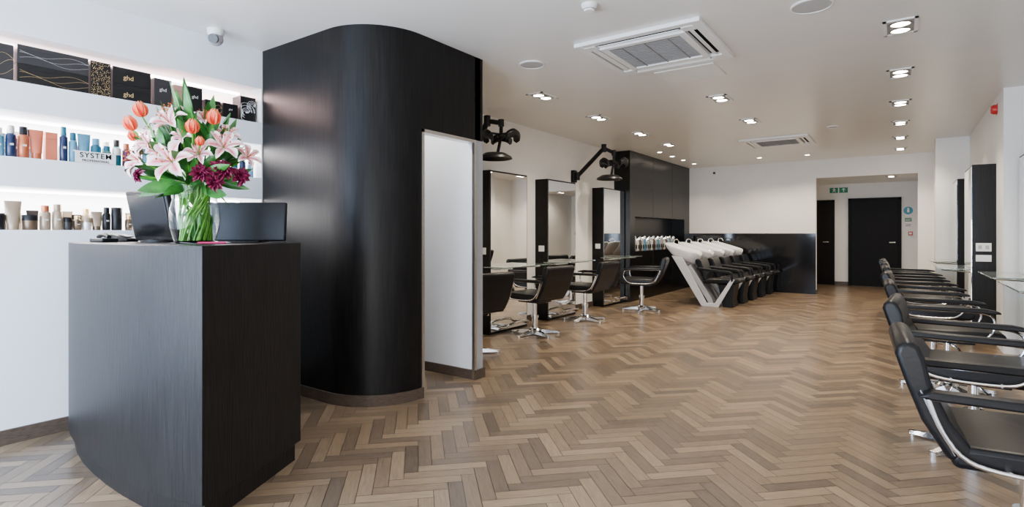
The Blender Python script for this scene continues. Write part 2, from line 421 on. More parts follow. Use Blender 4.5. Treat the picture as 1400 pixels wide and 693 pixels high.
MB().lathe([(.05,0),(.05,-.015),(.035,-.03),(.034,-.045),(.001,-.047)]).obj('body',M_white,e)
MB().lathe([(.036,-.031),(.036,-.034),(.03,-.034)]).obj('vent_ring',M_slot,e)
e=emp('security_camera',(-3.98,1.97,CEIL),0,'white turret security camera with dark lens under the ceiling','security camera')
MB().lathe([(.055,0),(.055,-.03),(.045,-.045),(.02,-.05)]).obj('mount',M_white,e)
MB().sph((.0,0,-.065),.050).obj('ball_housing',M_grey,e)
MB().cyl((.02,-.022,-.072),(.042,-.042,-.082),.034,.032).obj('lens',M_screen,e)
e=emp('fire_alarm_sounder',(.84,7.75,2.52),0,'red fire alarm sounder high on the white wall','alarm')
MB().lathe([(.05,0),(.05,.03),(.04,.05),(.001,.055)]).obj('body',M_red,e,rot=(0,R(-90),0))
MB().b2((-.004,-.055,-.055),(0,.055,.055)).obj('back_plate',M_red,e)
e=emp('exit_sign',(-1.17,14.8,2.2),0,'green emergency exit sign with running figure and arrow','sign')
MB().b2((-.18,-.03,-.06),(.18,.0,.06)).obj('sign_panel',M_green,e,bev=.004)
p=MB();y=-.031
p.box((-.09,y,.04),(.022,.003,.022)).box((-.09,y,.01),(.022,.003,.04),(0,R(15),0)).box((-.11,y,-.025),(.012,.003,.045),(0,R(35),0)).box((-.075,y,-.025),(.012,.003,.045),(0,R(-35),0)).box((-.115,y,.02),(.03,.003,.009)).box((-.065,y,.01),(.03,.003,.009),(0,R(25),0))
p.box((.10,y,-.005),(.014,.003,.07)).box((.085,y,.025),(.045,.003,.012),(0,R(-45),0)).box((.115,y,.025),(.045,.003,.012),(0,R(45),0))
p.b2((-.012,y-.001,-.06),(.012,y,.06))
p.obj('pictogram',M_printw,e,smooth=False)
def wsign(name,z,m,kind,label,x=.14):
    e=emp(name,(x,14.8,z),0,label,'sign')
    if kind=='round':
        MB().lathe([(.085,0),(.085,.006),(.001,.006)]).obj('disc',m,e,rot=(R(90),0,0))
        MB().b2((-.02,-.009,-.04),(.02,-.006,.03)).b2((-.015,-.009,.035),(.015,-.006,.06)).obj('pictogram',M_printw,e)
    else:
        MB().b2((-.06,-.006,-.04),(.06,0,.04)).obj('plate',m,e)
        MB().b2((-.05,-.008,.01),(.05,-.006,.02)).b2((-.05,-.008,-.02),(.04,-.006,-.01)).obj('printed_lines',M_printw if m!=M_white else M_printb,e)
wsign('fire_door_sign',1.70,M_blue,'round','round blue mandatory sign on corridor wall')
wsign('fire_point_sign',1.50,M_green,'sq','small green safety notice on corridor wall')
wsign('notice',1.38,M_white,'sq','small white printed notice on corridor wall')
e=emp('fire_call_point',(.18,14.8,1.2),0,'red fire call point box on corridor wall','alarm')
MB().b2((-.04,-.04,-.04),(.04,0,.04)).obj('box',M_red,e,bev=.004);MB().b2((-.025,-.042,-.02),(.025,-.04,.02)).obj('glass_plate',M_white,e)
e=emp('motion_sensor',(-3.3,12.3,2.52),0,'small white motion sensor high on the wall','sensor');MB().box((0,-.02,0),(.07,.04,.1)).obj('body',M_white,e,bev=.008);MB().box((0,-.042,-.01),(.045,.006,.04)).obj('lens',M_slot,e)

# ------------------------------------------------------------------ styling stations
def station(loc,rz,label,shelf=.50,g='mirror stations',foot=True,wd=.8):
    e=emp('styling_station',loc,rz,label,'mirror station',g)
    MB().b2((0,0,0),(.2,wd,1.95)).obj('cabinet',M_black,e,bev=.003,smooth=False)
    MB().b2((.2,.02,.03),(.206,wd-.02,1.93)).obj('mirror',M_mirror,e,smooth=False)
    zz=.80
    MB().b2((.21,-.12,zz),(shelf,wd+.06,zz+.012)).obj('glass_shelf',M_sglass,e,bev=.003)
    MB().tube([(.2,.1,zz-.03),(shelf-.04,.1,zz-.01)],.008).obj('shelf_bracket',M_chrome,e)
    MB().tube([(.2,.7,zz-.03),(shelf-.04,.7,zz-.01)],.008).obj('shelf_bracket',M_chrome,e)
    if foot:
        MB().tube([(.2,.15,.09),(.32,.15,.07),(.35,.2,.12),(.35,.6,.12),(.32,.65,.07),(.2,.65,.09)],.014,smooth=1).obj('footrest',M_chrome,e)
    if foot: MB().b2((.06,-.006,.95),(.15,0,1.03)).obj('socket',M_white,e,bev=.002)
    return e
lab='tall black mirror station with glass shelf against the white wall'
for y,wd in ((5.12,.8),(6.42,.8),(8.15,.84)): station((XL,y,0),0,lab,wd=wd)
ro='mirror stations opposite'
station((.84,8.6,0),math.pi,'tall black mirror panel with switches against the white wall',g=ro,foot=False)
station((.84,10.5,0),math.pi,'tall black mirror panel beside the white pier',g=ro,foot=False)
for y in (7.25,5.85,4.5,3.15): station((1.15,y,0),math.pi,'tall black mirror panel near the wall corner',g=ro,foot=False)
e=emp('switch_panel',(.735,7.7955,.93),0,'white twin socket plates on black station side','socket')
MB().box((0,0,.12),(.13,.008,.09)).obj('plate',M_white,e,bev=.002);MB().box((0,0,-.0),(.13,.008,.07)).obj('plate',M_white,e,bev=.002)
MB().box((-.03,-.006,.12),(.03,.004,.04)).box((.03,-.006,.12),(.03,.004,.04)).obj('switch',M_grey,e)

# ------------------------------------------------------------------ hood dryers
def dryer(loc,elbow,head,label):
    e=emp('wall_hair_dryer',loc,0,label,'hair dryer','wall mounted hair dryers')
    MB().box((.03,0,0),(.06,.10,.19)).box((.08,0,0),(.06,.07,.12)).obj('wall_bracket',M_dark,e,bev=.008)
    a=Vector((.09,0,0));b=Vector(elbow);c=Vector(head)
    MB().cyl(a-Vector((0,0,.06)),a+Vector((0,0,.06)),.038).tube([a,b],.032,seg=8).cyl(b-Vector((0,0,.06)),b+Vector((0,0,.06)),.040).obj('arm',M_dark,e)
    MB().tube([b,c+Vector((0,0,.15))],.028).tube([c+Vector((0,0,.17)),c],.022).cyl(c+Vector((0,0,.11)),c+Vector((0,0,.19)),.034).obj('arm',M_dark,e)
    for ang,off in ((0,0),(125,0),(235,0)):
        P=[]
        for i in range(9):
            t=-1+2*i/8
            al=R(ang)+t*.62
            row=[]
            for (dr,dz) in ((.14,-.01),(.15,.04),(.185,.07),(.225,.04),(.215,-.01),(.175,-.035)):
                row.append((c.x+dr*math.cos(al),c.y+dr*math.sin(al),c.z+dz-.05*abs(t)**2))
            P.append(row)
        m=MB();V=m.grid(P,closev=True);m.bm.faces.new(V[0]);m.bm.faces.new(V[-1])
        m.tube([(c.x,c.y,c.z+.02),(c.x+.17*math.cos(R(ang)),c.y+.17*math.sin(R(ang)),c.z+.03)],.013)
        m.obj('heating_panel',M_dark,e,bev=.005)
    MB().sph((c.x,c.y,c.z),.05,(1,1,.7)).obj('hub',M_dark,e)
    MB().lathe([(.02,-.21),(.12,-.20),(.19,-.24),(.20,-.265),(.18,-.27),(.11,-.235),(.01,-.23)],(c.x-.05,c.y-.05,c.z)).cyl((c.x-.03,c.y-.03,c.z-.21),(c.x,c.y,c.z),.018).obj('lower_hood',M_dark,e)
    return e
dryer((XL,5.0,2.15),(.22,.05,.36),(.40,.08,.17),'black articulated wall-mounted hair dryer above the mirror')
dryer((XL,7.48,2.08),(.40,.28,.44),(.52,.38,.22),'black articulated wall-mounted hair dryer with angled arm above mirrors')

# ------------------------------------------------------------------ styling chair (faces +X)
def make_chair(loc,rz,label,g):
    e=emp('styling_chair',loc,rz,label,'chair',g)
    MB().prism([(-.24,.415),(.27,.42),(.305,.445),(.305,.485),(.27,.505),(-.20,.495),(-.25,.465)],-.265,.265,'y').obj('seat',M_leather,e,bev=.020,seg=3)
    b=MB().prism([(-.17,.46),(-.25,.435),(-.325,.56),(-.372,.69),(-.400,.78),(-.394,.812),(-.365,.828),(-.332,.816),(-.312,.765),(-.298,.69),(-.247,.57)],-.265,.265,'y')
    b.obj('backrest',M_leather,e,bev=.019,seg=3)
    for s in(-1,1):
        MB().tube([(-.235,s*.267,.46),(-.295,s*.267,.58),(-.328,s*.267,.665)],.0035).obj('back_trim',M_chrome,e)
    MB().b2((-.307,-.245,.700),(-.299,.245,.706)).obj('seam',M_slot,e)
    for s in(-1,1):
        y=s*.290
        f=MB().tube([(-.31,y,.643),(-.28,y,.55),(-.22,y,.455),(-.12,y,.432),(.10,y,.432),(.18,y,.45),(.235,y,.52),(.235,y,.60),(.20,y,.637),(.10,y,.645),(-.31,y,.645)],.0075,smooth=2)
        f.cyl((-.1,s*.24,.435),(-.1,y,.435),.009).cyl((.10,s*.24,.435),(.10,y,.435),.009)
        a=f.obj('armrest',M_chrome,e)
        MB().prism([(-.34,.652),(-.30,.674),(.18,.672),(.26,.656),(.27,.640),(.2,.640),(-.3,.645)],y-.030,y+.030,'y').obj('arm_pad',M_leather,a,bev=.007)
    MB().box((0,0,.40),(.30,.26,.03)).obj('seat_plate',M_dark,e,bev=.004)
    MB().cyl((0,0,.05),(0,0,.22),.038).cyl((0,0,.22),(0,0,.39),.026).cyl((0,0,.20),(0,0,.23),.046).obj('column',M_chrome,e)
    MB().tube([(.02,0,.36),(.05,-.2,.36),(.05,-.28,.35)],.007).sph((.05,-.29,.35),.014).obj('lever',M_chrome,e)
    s=MB().lathe([(.001,.080),(.06,.075),(.075,.055),(.07,.025),(.001,.025)])
    for i in range(5):
        a=2*math.pi*i/5+.3;c,sn=math.cos(a),math.sin(a)
        P=[]
        for t in [0,.25,.5,.75,1]:
            r=.04+.26*t;wd=.034-.012*t;h=.058-.034*t**1.2;
            P.append([(r*c-sn*wd,r*sn+c*wd,.010),(r*c-sn*wd*.7,r*sn+c*wd*.7,h),(r*c+sn*wd*.7,r*sn-c*wd*.7,h),(r*c+sn*wd,r*sn-c*wd,.010)])
        V=s.grid(P,closev=True);s.bm.faces.new(V[0]);s.bm.faces.new(V[-1])
        s.cyl((.29*c,.29*sn,0),(.29*c,.29*sn,.024),.022)
    s.obj('star_base',M_chrome,e)
    return e
lr='black padded salon chair with chrome arms on chrome star base'
c0=make_chair((.37,2.62,0),R(3),lr,'row of salon chairs')
for x,y,a in ((.33,3.95,-3),(.29,5.32,2),(.25,6.6,-2),(.22,7.75,3),(.19,8.85,0),(.14,9.8,-2)):
    copy_tree(c0,(x,y,0),R(a))
for x,y,a in ((-3.53,4.24,168),(-3.56,5.50,174),(-3.56,6.78,180),(-3.32,8.22,194)):
    c=copy_tree(c0,(x,y,0),R(a),label='black padded salon chair with chrome arms facing a mirror');c['group']='salon chairs at the mirrors'

# ------------------------------------------------------------------ wash units
def make_wash(loc):
    e=emp('hair_wash_unit',loc,0,'hair washing unit with white ceramic basin and black reclining seat','wash unit','row of hair wash units')
    for s in (-1,1):
        y=s*.24
        MB().prism([(-.60,.82),(-.42,.80),(-.02,.06),(.11,.06),(.36,.46),(.42,.46),(.17,.0),(-.10,0)],y-.015,y+.015,'y').obj('side_frame',M_pale,e,bev=.004)
    MB().prism([(-.30,.68),(-.36,.64),(.0,.05),(.08,.05),(.06,.12)],-.21,.21,'y').obj('pedestal',M_grey,e,bev=.01)
    m=MB();rows=[]
    spec=[(-.36,.70,.08,.12),(-.42,.76,.18,.20),(-.47,.87,.27,.262),(-.48,.95,.30,.28),(-.48,.968,.285,.265),(-.48,.91,.22,.215),(-.46,.83,.15,.15),(-.44,.80,.06,.06)]
    for cx,z,a,b in spec:
        row=[]
        for k in range(32):
            t=2*math.pi*k/32;c,s=math.cos(t),math.sin(t);q=.58
            px=a*math.copysign(abs(c)**q,c);py=b*math.copysign(abs(s)**q,s)
            tilt=(-px)*.30*(1 if z>.8 else .3)
            notch=-.05*math.exp(-(py/.1)**2)*(1 if px>a*.7 else 0)
            row.append((cx+px,py,z+tilt+notch))
        rows.append(row)
    V=m.grid(rows,closev=True);m.bm.faces.new(V[0]);m.bm.faces.new(V[-1])
    m.obj('basin',M_ceram,e,sub=1,ang=60)
    MB().tube([(-.68,.08,1.03),(-.68,.08,1.09),(-.61,.06,1.10),(-.57,.04,1.05)],.009,smooth=1).obj('tap',M_chrome,e)
    MB().prism([(-.08,.37),(.46,.39),(.50,.43),(.46,.47),(-.02,.45),(-.10,.42)],-.22,.22,'y').obj('seat',M_leather,e,bev=.02,seg=3)
    MB().prism([(-.01,.42),(-.07,.42),(-.22,.72),(-.21,.77),(-.16,.78),(-.12,.74)],-.22,.22,'y').obj('backrest',M_leather,e,bev=.02,seg=3)
    for s in(-1,1):
        y=s*.255
        MB().prism([(-.18,.61),(-.15,.64),(.34,.59),(.39,.565),(.40,.44),(.37,.42),(.355,.545),(-.14,.595)],y-.022,y+.022,'y').obj('armrest',M_leather,e,bev=.008)
    MB().prism([(.14,.37),(.40,.38),(.36,.12),(.38,.0),(.22,.0)],-.18,.18,'y').obj('base',M_dark,e,bev=.01)
    return e
w0=make_wash((-2.58,9.45,0))
for i in range(1,5): copy_tree(w0,(-2.58+.03*i,9.45+.61*i,0),0)

def dispenser(y,m,k):
    e=emp('product_dispenser',(-3.95,y,.88),0,'clear product dispenser with silver lid on the black ledge','dispenser','dispensers on the ledge')
    MB().lathe([(.045,0),(.048,.02),(.048,.17*k),(.045,.19*k)]).obj('jar',m,e)
    MB().lathe([(.05,.19*k),(.05,.23*k),(.03,.25*k),(.001,.252*k)]).obj('lid',M_chrome,e)
    MB().b2((.03,-.02,.04),(.052,.02,.11)).obj('label_panel',M_dark,e)
for i in range(20): dispenser(9.30+i*.115,[M_grey,M_steel,M_silver,M_bronze,M_grey,M_lblue][i%6],[1,1.1,.9,1.05][i%4])

# ------------------------------------------------------------------ reception desk
e=emp('reception_desk',(-3.1,1.4,0),0,'dark stained curved-front reception desk beside white shelving','reception desk')
front=[(-3.98,1.13),(-3.85,1.085),(-3.7,1.05),(-3.5,1.018),(-3.3,1.0),(-3.1,.99),(-2.9,.99),(-2.7,1.0),(-2.5,1.03),(-2.29,1.08)]
poly=front+[(-2.60,1.73),(-3.98,1.85)]
loc=[(x+3.1,y-1.4) for x,y in poly]
MB().prism(loc,.10,1.15).obj('body',M_desk,e,bev=.002)
MB().prism([(x*.965,y*.93) for x,y in loc],0,.10).obj('plinth',M_desk,e)

e=emp('till_screen',(-3.46,1.36,1.15),R(14),'black touchscreen till seen from behind on the desk','monitor')
MB().lathe([(.10,0),(.10,.012),(.04,.02),(.001,.02)],(0,.05,0)).obj('foot',M_dark,e)
MB().box((0,.06,.08),(.07,.05,.15),(R(-15),0,0)).obj('stand',M_dark,e,bev=.006)
MB().box((0,0,.150),(.33,.035,.285),(R(12),0,0)).obj('housing',M_dark,e,bev=.010)
MB().box((0,-.020,.150),(.29,.004,.24),(R(12),0,0)).obj('screen',M_screen,e,bev=.002)
e=emp('monitor',(-3.0,1.62,1.15),R(38),'wide low black computer monitor seen from behind on the desk','monitor')
MB().box((0,.05,.005),(.22,.16,.01)).obj('foot',M_dark,e,bev=.003)
MB().box((0,.03,.06),(.05,.02,.11)).obj('stand',M_dark,e)
MB().box((0,0,.115),(.50,.03,.215),(R(-6),0,0)).obj('housing',M_dark,e,bev=.006)
MB().box((0,.017,.117),(.48,.003,.195),(R(-6),0,0)).obj('screen',M_screen,e)
e=emp('card_reader',(-3.72,1.30,1.15),R(25),'small black card payment terminal on the desk','card reader')
MB().prism([(-.08,0),(.08,0),(.08,.02),(-.06,.05),(-.08,.045)],-.04,.04,'y').obj('body',M_dark,e,bev=.005)
MB().box((.03,0,.036),(.06,.05,.006),(0,R(12),0)).obj('keypad',M_boxg,e)
e=emp('telephone',(-3.62,1.18,1.15),R(5),'flat black desk telephone','telephone')
MB().box((0,0,.012),(.15,.08,.024)).obj('base',M_dark,e,bev=.006)
MB().tube([(-.06,0,.03),(-.03,0,.042),(.03,0,.042),(.06,0,.03)],.012,smooth=1).obj('handset',M_dark,e)
e=emp('pen',(-2.68,1.32,1.15),R(60),'pink pen lying on the desk','pen')
MB().cyl((-.07,0,.005),(.05,0,.005),.005).obj('barrel',mat('pink_plastic',(.6,.03,.15),.3),e);MB().cyl((.05,0,.005),(.07,0,.005),.005,.001).obj('tip',M_steel,e)

# ------------------------------------------------------------------ vase + bouquet
VX,VY,VZ=-2.83,1.30,1.15
e=emp('glass_vase',(VX,VY,VZ),0,'clear glass vase with green stems in water on the desk','vase')
MB().lathe([(.082,.0),(.090,.012),(.106,.07),(.112,.12),(.108,.17),(.097,.215),(.095,.25),(.105,.285),(.102,.285),(.0925,.25),(.0945,.215),(.1055,.17),(.1095,.12),(.1035,.07),(.087,.014),(.001,.010)],seg=40).obj('vessel',M_glass,e)
B=emp('flower_bouquet',(VX,VY,VZ+.014),0,'large bouquet of pink lilies, orange tulips and green leaves','flowers')
RT=Vector((.816,.578,0));FW=Vector((-.578,.816,0))
def fpos(px,py,f):
    return RT*((px-267)*.0030)-FW*f+Vector((0,0,(319-py)*.0035+.040))
def petal(m,M,L,W,prof,n=8,cup=.25,twist=0):
    P=[];U=[]
    for i in range(n+1):
        t=i/n;r,z=prof(t);r*=L;z*=L
        wd=W*(math.sin(math.pi*min(1,(t*.9+.06)))**.8)*(1 if t<.97 else .25)
        row=[];ur=[]
        for j in range(5):
            v=-1+j/2
            row.append(M@Vector((r,v*wd,z+cup*wd*v*v+.006*math.sin(7*t+3*v))));ur.append((t,.5+v*.5))
        P.append(row);U.append(ur)
    m.grid(P,uvs=U)
def orient(pos,d,roll=0,sc=1):
    q=Vector(d).normalized().to_track_quat('Z','Y').to_matrix().to_4x4()
    return Matrix.Translation(pos)@q@Matrix.Rotation(roll,4,'Z')@Matrix.Scale(sc,4)
CEN=Vector((0,0,.30))
def stem(p,r=.004):
    mid=Vector((p.x*.25,p.y*.25,.27)); b=Vector((-p.x*.25,-p.y*.25,.0))
    k=math.hypot(b.x,b.y)
    if k>.065: b.x*=.065/k;b.y*=.065/k
    MB().tube([b,b*.5+Vector((0,0,.12)),Vector((mid.x*.35,mid.y*.35,.2)),mid+Vector((0,0,.02)),p],r,seg=6,smooth=2).obj('stem',M_stem,B)
def lily(p,d,sc,roll):
    M=orient(p,d,roll,sc);m=MB()
    for i in range(6):
        MM=M@Matrix.Rotation(i*math.pi/3,4,'Z')
        L=.115 if i%2 else .12
        petal(m,MM,L,.022 if i%2==0 else .029,lambda t:(.05+.95*t**.9,.42*math.sin(t*2.2)*(1-.35*t)-.05),cup=.35)
    o=m.obj('lily',M_lily,B,nrm=False,ang=80)
    s=MB()
    for i in range(6):
        a=i*math.pi/3+.4
        s.tube([M@Vector((0,0,0)),M@Vector((.015*math.cos(a),.015*math.sin(a),.05)),M@Vector((.032*math.cos(a),.032*math.sin(a),.075))],.0012*sc,seg=5)
        s.sph(M@Vector((.033*math.cos(a),.033*math.sin(a),.077)),.0055*sc,seg=8)
    s.obj('stamen',M_pol,o)
    stem(p)
def tulip(p,d,sc,roll):
    M=orient(p,d,roll,sc);m=MB()
    for i in range(6):
        MM=M@Matrix.Rotation(i*math.pi/3,4,'Z')
        k=1 if i%2 else .88
        petal(m,MM,.085,.026,lambda t,k=k:(k*(.03+.34*math.sin(math.pi*(t*.88))),t*1.0),cup=-.35)
    m.obj('tulip',M_tulip,B,nrm=False,ang=80);stem(p)
def dahlia(p,d,sc):
    m=MB()
    for ring,(nn,el,L) in enumerate(((14,0,.070),(15,25,.060),(12,48,.048),(8,68,.034))):
        for i in range(nn):
            M=orient(p,d,2*math.pi*(i+ring*.5)/nn+random.random()*.5,sc)@Matrix.Rotation(R(-el+random.uniform(-14,14)),4,'Y')
            petal(m,M,L*random.uniform(.75,1.15),.014,lambda t:(.05+t,.12*math.sin(t*3)),n=5,cup=.6)
    m.obj('magenta_flower',M_dahl,B,nrm=False,ang=80);stem(p)
CAMD=-FW
def dirn(p,extra=.6): return (p-CEN).normalized()*.8+CAMD*extra+Vector((0,0,.1))
for px,py,f,sc,ro in ((268,226,.19,.90,.2),(200,222,.10,.80,.7),(252,172,.13,.76,.4),(328,202,.08,.76,.1),(285,162,.02,.6,.9),(220,200,.13,.65,.3),(348,212,-.03,.6,.5),(238,156,.04,.65,1.3),(186,208,.02,.6,.2),(298,214,.13,.55,.9),(240,212,.16,.5,.2),(322,184,.02,.6,.6),(212,182,.06,.5,.4),(276,192,.15,.45,.9)):
    p=fpos(px,py,f);lily(p,dirn(p),sc,ro)
for px,py,f,sc in ((203,162,.10,.82),(195,182,.13,.80),(296,188,.17,.76),(315,172,.10,.82),(180,192,.05,.6),(305,204,.16,.5)):
    p=fpos(px,py,f);d=(p-CEN).normalized()*.6+Vector((0,0,1));tulip(p,d,sc,random.random())
for px,py,f,sc in ((303,240,.14,.72),(328,234,.09,.8),(348,242,.04,.7),(320,252,.12,.6),(203,243,.12,.5)):
    p=fpos(px,py,f);dahlia(p,dirn(p),sc)
lf=MB()
def leaf(p0,d,L,W,roll,droop=.3):
    M=orient(p0,d,roll)
    P=[]
    for i in range(11):
        t=i/10;wd=W*math.sin(math.pi*min(1,t*.94+.05))**.9
        P.append([M@Vector((droop*L*t*t+ .25*abs(v)*wd,v*wd,L*t)) for v in (-1,-.5,0,.5,1)])
    lf.grid(P)
tops=[(264,102,.04),(246,122,.07),(300,126,.03),(276,118,.08),(232,134,.04),(330,156,-.03),(186,235,.1),(178,215,0),(340,268,.08),(352,258,.0),(322,270,.14),(210,262,.16),(230,268,.15),(298,270,.18),(262,266,.2),(186,178,.0),(226,146,.06),(278,185,.1),(250,200,.16),(300,215,.16),(225,228,.18),(282,252,.2),(240,244,.2),(345,190,.0),(210,142,-.02),(312,146,-.02),(270,205,.05),(352,228,-.04),(290,165,.05),(176,250,.03),(245,180,.0),(320,225,.05),(240,212,.2),(232,175,.15),(258,112,.08),(286,132,.1),(330,176,.06),(176,232,.04),(340,278,.05),(195,268,.1),(270,148,.14)]
for i,(px,py,f) in enumerate(tops):
    t=fpos(px,py,f);b=Vector((t.x*.25,t.y*.25,.24+.12*random.random()))
    if py<200: b=b.lerp(t,.3)
    d=t-b;leaf(b,d,max(.12,d.length),.022+.012*random.random(),random.random()*6.28,.14)
for i in range(80):
    a=random.random()*6.28;el=random.random()*1.4-.05;r=.13+.08*random.random()
    t=CEN+Vector((math.cos(a)*math.cos(el)*r*1.1,math.sin(a)*math.cos(el)*r*1.1,math.sin(el)*r*1.4+.04))
    d=(t-CEN).normalized()+Vector((random.uniform(-.5,.5),random.uniform(-.5,.5),random.uniform(-.1,.6)))
    leaf(t-d.normalized()*.06,d,.12,.023,random.random()*6.28,.3)
lf.obj('foliage',M_leaf,B,nrm=False,ang=80)
g=MB()
for i in range(46):
    a=random.random()*6.28;r=.078*random.random()**.4;a2=a+random.uniform(1.0,2.8)
    g.tube([(r*math.cos(a),r*math.sin(a),.002),(.075*math.cos(a+.4),.075*math.sin(a+.4),.10),(.062*math.cos(a2),.062*math.sin(a2),.20),(.078*math.cos(a2),.078*math.sin(a2),.27)],.0042,seg=6,smooth=1)
g.obj('stem_bundle',M_stem,B)
lf=MB()
for i in range(12):
    a=random.random()*6.28;b=Vector((.05*math.cos(a),.05*math.sin(a),.01));d=Vector((.25*math.cos(a),.25*math.sin(a),1))
    leaf(b,d,.12,.012,random.random()*6.28,.05)
lf.obj('submerged_leaves',M_leaf,B,nrm=False,ang=80)

# ------------------------------------------------------------------ shelf products
Z1,Z2,Z3=2.076,1.64,1.22
def pbox(y0,y1,z,h,m,label,deco=None,x=-4.2,dep=.12,g='boxes on the top shelf'):
    yc=(y0+y1)/2
    e=emp('product_box',(x,yc,z),0,label,'box',g)
    wd=(y1-y0)-.006
    MB().b2((-dep,-wd/2,0),(0,wd/2,h)).obj('carton',m,e,bev=.002,smooth=False)
    MB().b2((-.001,-wd/2+.001,h*.76),(.0012,wd/2-.001,h*.765)).obj('lid_seam',M_slot,e)
    if deco=='logo': text('ghd',h*.38,M_gold,e,(.002,-wd*.10,h*.42),RX)
    if deco=='logo_small': text('ghd',h*.16,M_silver,e,(.002,0,h*.62),RX)
    if deco=='lines':
        m2=MB()
        for k in range(3):
            m2.tube([(.002,-wd/2+.01+wd*.97*i/14,h*(.3+.16*k)+h*.14*math.sin(i*.5+k*1.3)) for i in range(15)],.0006,seg=4)
        m2.obj('line_pattern',M_silver if z>2.15 else M_gold,e)
    if deco=='dots':
        m2=MB()
        for k in range(380):
            hh=random.random()**1.3
            m2.box((.001,random.uniform(-wd/2+.004,wd/2-.004),.004+hh*(h-.01)),(.003,.0018,.003))
        m2.obj('dot_pattern',M_gold,e)
    if deco=='swirl':
        m2=MB()
        for c,r0 in ((-.02,.07),(.03,.04),(-.03,.03)):
            for rr in (r0,r0*.7,r0*.42):
                m2.tube([(.002,max(-wd/2+.005,min(wd/2-.005,c+rr*math.cos(a*.35))),max(.005,min(h-.005,h*.5+c+rr*math.sin(a*.35)))) for a in range(14)],.0013,seg=4)
        m2.obj('swirl_pattern',M_silver,e)
    return e
pbox(.72,.93,Z1,.215,M_boxg,'charcoal carton with thin line print','lines')
pbox(.94,1.29,Z1,.12,M_boxb,'wide black carton with gold line print','lines')
pbox(.94,1.29,Z1+.1205,.11,M_boxg,'wide charcoal carton with fine line print stacked on another','lines')
pbox(1.295,1.41,Z1,.225,M_boxb,'black carton covered in gold flecks','dots')
pbox(1.415,1.645,Z1,.11,M_boxb,'black carton with gold lettering','logo')
pbox(1.415,1.645,Z1+.1105,.11,M_boxb,'black carton with gold lettering stacked on another','logo')
pbox(1.66,1.775,Z1,.20,M_boxg,'grey carton with small lettering','logo_small')
pbox(1.785,1.86,Z1,.18,mat('rose_card',(.4,.2,.16),.4),'rose coloured slim carton')
pbox(1.875,1.985,Z1,.19,M_boxb,'black carton with small lettering','logo_small')
pbox(2.0,2.12,Z1,.12,M_boxb,'small black carton with line print','lines')
pbox(2.13,2.25,Z1,.12,M_boxb,'small black carton with small lettering','logo_small')
pbox(2.265,2.395,Z1,.20,M_boxb,'black carton with silver swirl pattern','swirl')

def bottle(y,z,m,h=.16,r=.022,kind='bottle',capm=None,x=-4.23,g='hair products on the middle shelf',label=None):
    capm=capm or M_dark
    names={'bottle':'bottle','tube':'standing tube','jar':'round jar','pump':'pump bottle'}
    e=emp({'bottle':'product_bottle','tube':'product_tube','jar':'product_jar','pump':'pump_bottle'}[kind],(x,y,z),0,label or (m.name.split('_plastic')[0].replace('_',' ')+' hair product '+names[kind]+' on the white shelf'),'bottle' if kind!='jar' else 'jar',g)
    if kind=='bottle':
        MB().lathe([(r*.9,0),(r,.004),(r,h*.68),(r*.85,h*.73),(r*.5,h*.76)]).obj('body',m,e)
        MB().lathe([(r*.72,h*.75),(r*.72,h*.99),(r*.6,h),(.001,h)]).obj('cap',capm,e)
    elif kind=='pump':
        MB().lathe([(r*.9,0),(r,.004),(r,h*.66),(r*.5,h*.72)]).obj('body',m,e)
        MB().lathe([(r*.5,h*.72),(r*.5,h*.82),(r*.2,h*.83),(r*.2,h*.93),(.001,h*.94)]).box((r*.6,0,h*.95),(r*1.8,r*.5,h*.05)).obj('pump',capm,e)
    elif kind=='jar':
        MB().lathe([(r*.95,0),(r,.004),(r,h*.62)]).obj('body',m,e)
        MB().lathe([(r*1.03,h*.62),(r*1.03,h*.97),(r*.98,h),(.001,h)]).obj('lid',capm,e)
    else:
        P=[]
        for i in range(9):
            t=i/8;a=r*(1+.25*t);b=r*(1-.93*t)
            P.append([(b*math.cos(k*math.pi/10),a*math.sin(k*math.pi/10),h*.22+h*.78*t) for k in range(20)])
        mm=MB();V=mm.grid(P,closev=True);mm.bm.faces.new(V[0]);mm.bm.faces.new(V[-1]);mm.obj('body',m,e)
        MB().lathe([(r*.9,0),(r*.9,h*.22)]).obj('cap',capm,e)
    if kind in('bottle','pump'): MB().b2((r*.97,-r*.35,h*.38),(r*1.02,r*.35,h*.44)).obj('front_print',M_silver,e)
    return e
mid=[(.865,M_lblue,.17,.026,'bottle',M_white),(.92,M_navy,.19,.025,'bottle',M_silver),(.977,M_copper,.19,.027,'bottle',M_dark),(1.037,M_orange,.18,.027,'tube',M_copper),(1.168,M_navy,.22,.021,'bottle',M_teal),
(1.215,M_lblue,.19,.022,'bottle',M_teal),(1.272,M_lblue,.19,.028,'tube',M_teal),(1.335,M_teal,.17,.028,'bottle',M_lblue),(1.395,M_green2,.13,.024,'bottle',M_teal),(1.45,M_teal,.12,.025,'jar',M_silver),(1.505,M_purp,.16,.023,'bottle',M_copper),(1.565,M_copper,.12,.026,'jar',M_dark),(1.625,M_lblue,.17,.024,'tube',M_white),
(1.69,M_navy,.18,.023,'bottle',M_silver),(1.755,M_teal,.17,.024,'pump',M_dark),(1.825,M_copper,.15,.026,'bottle',M_dark),(1.895,M_lblue,.18,.025,'tube',M_teal),(1.965,M_navy,.16,.025,'bottle',M_silver),(2.035,M_teal,.15,.024,'bottle',M_white),(2.10,M_purp,.17,.023,'pump',M_dark),(2.17,M_navy,.14,.026,'jar',M_dark),(2.235,M_teal,.16,.025,'bottle',M_silver),(2.30,M_navy,.17,.024,'bottle',M_dark),(2.365,M_lblue,.15,.023,'bottle',M_navy)]
for y,m,h,r,k,c in mid: bottle(y,Z2,m,h,r,k,c)
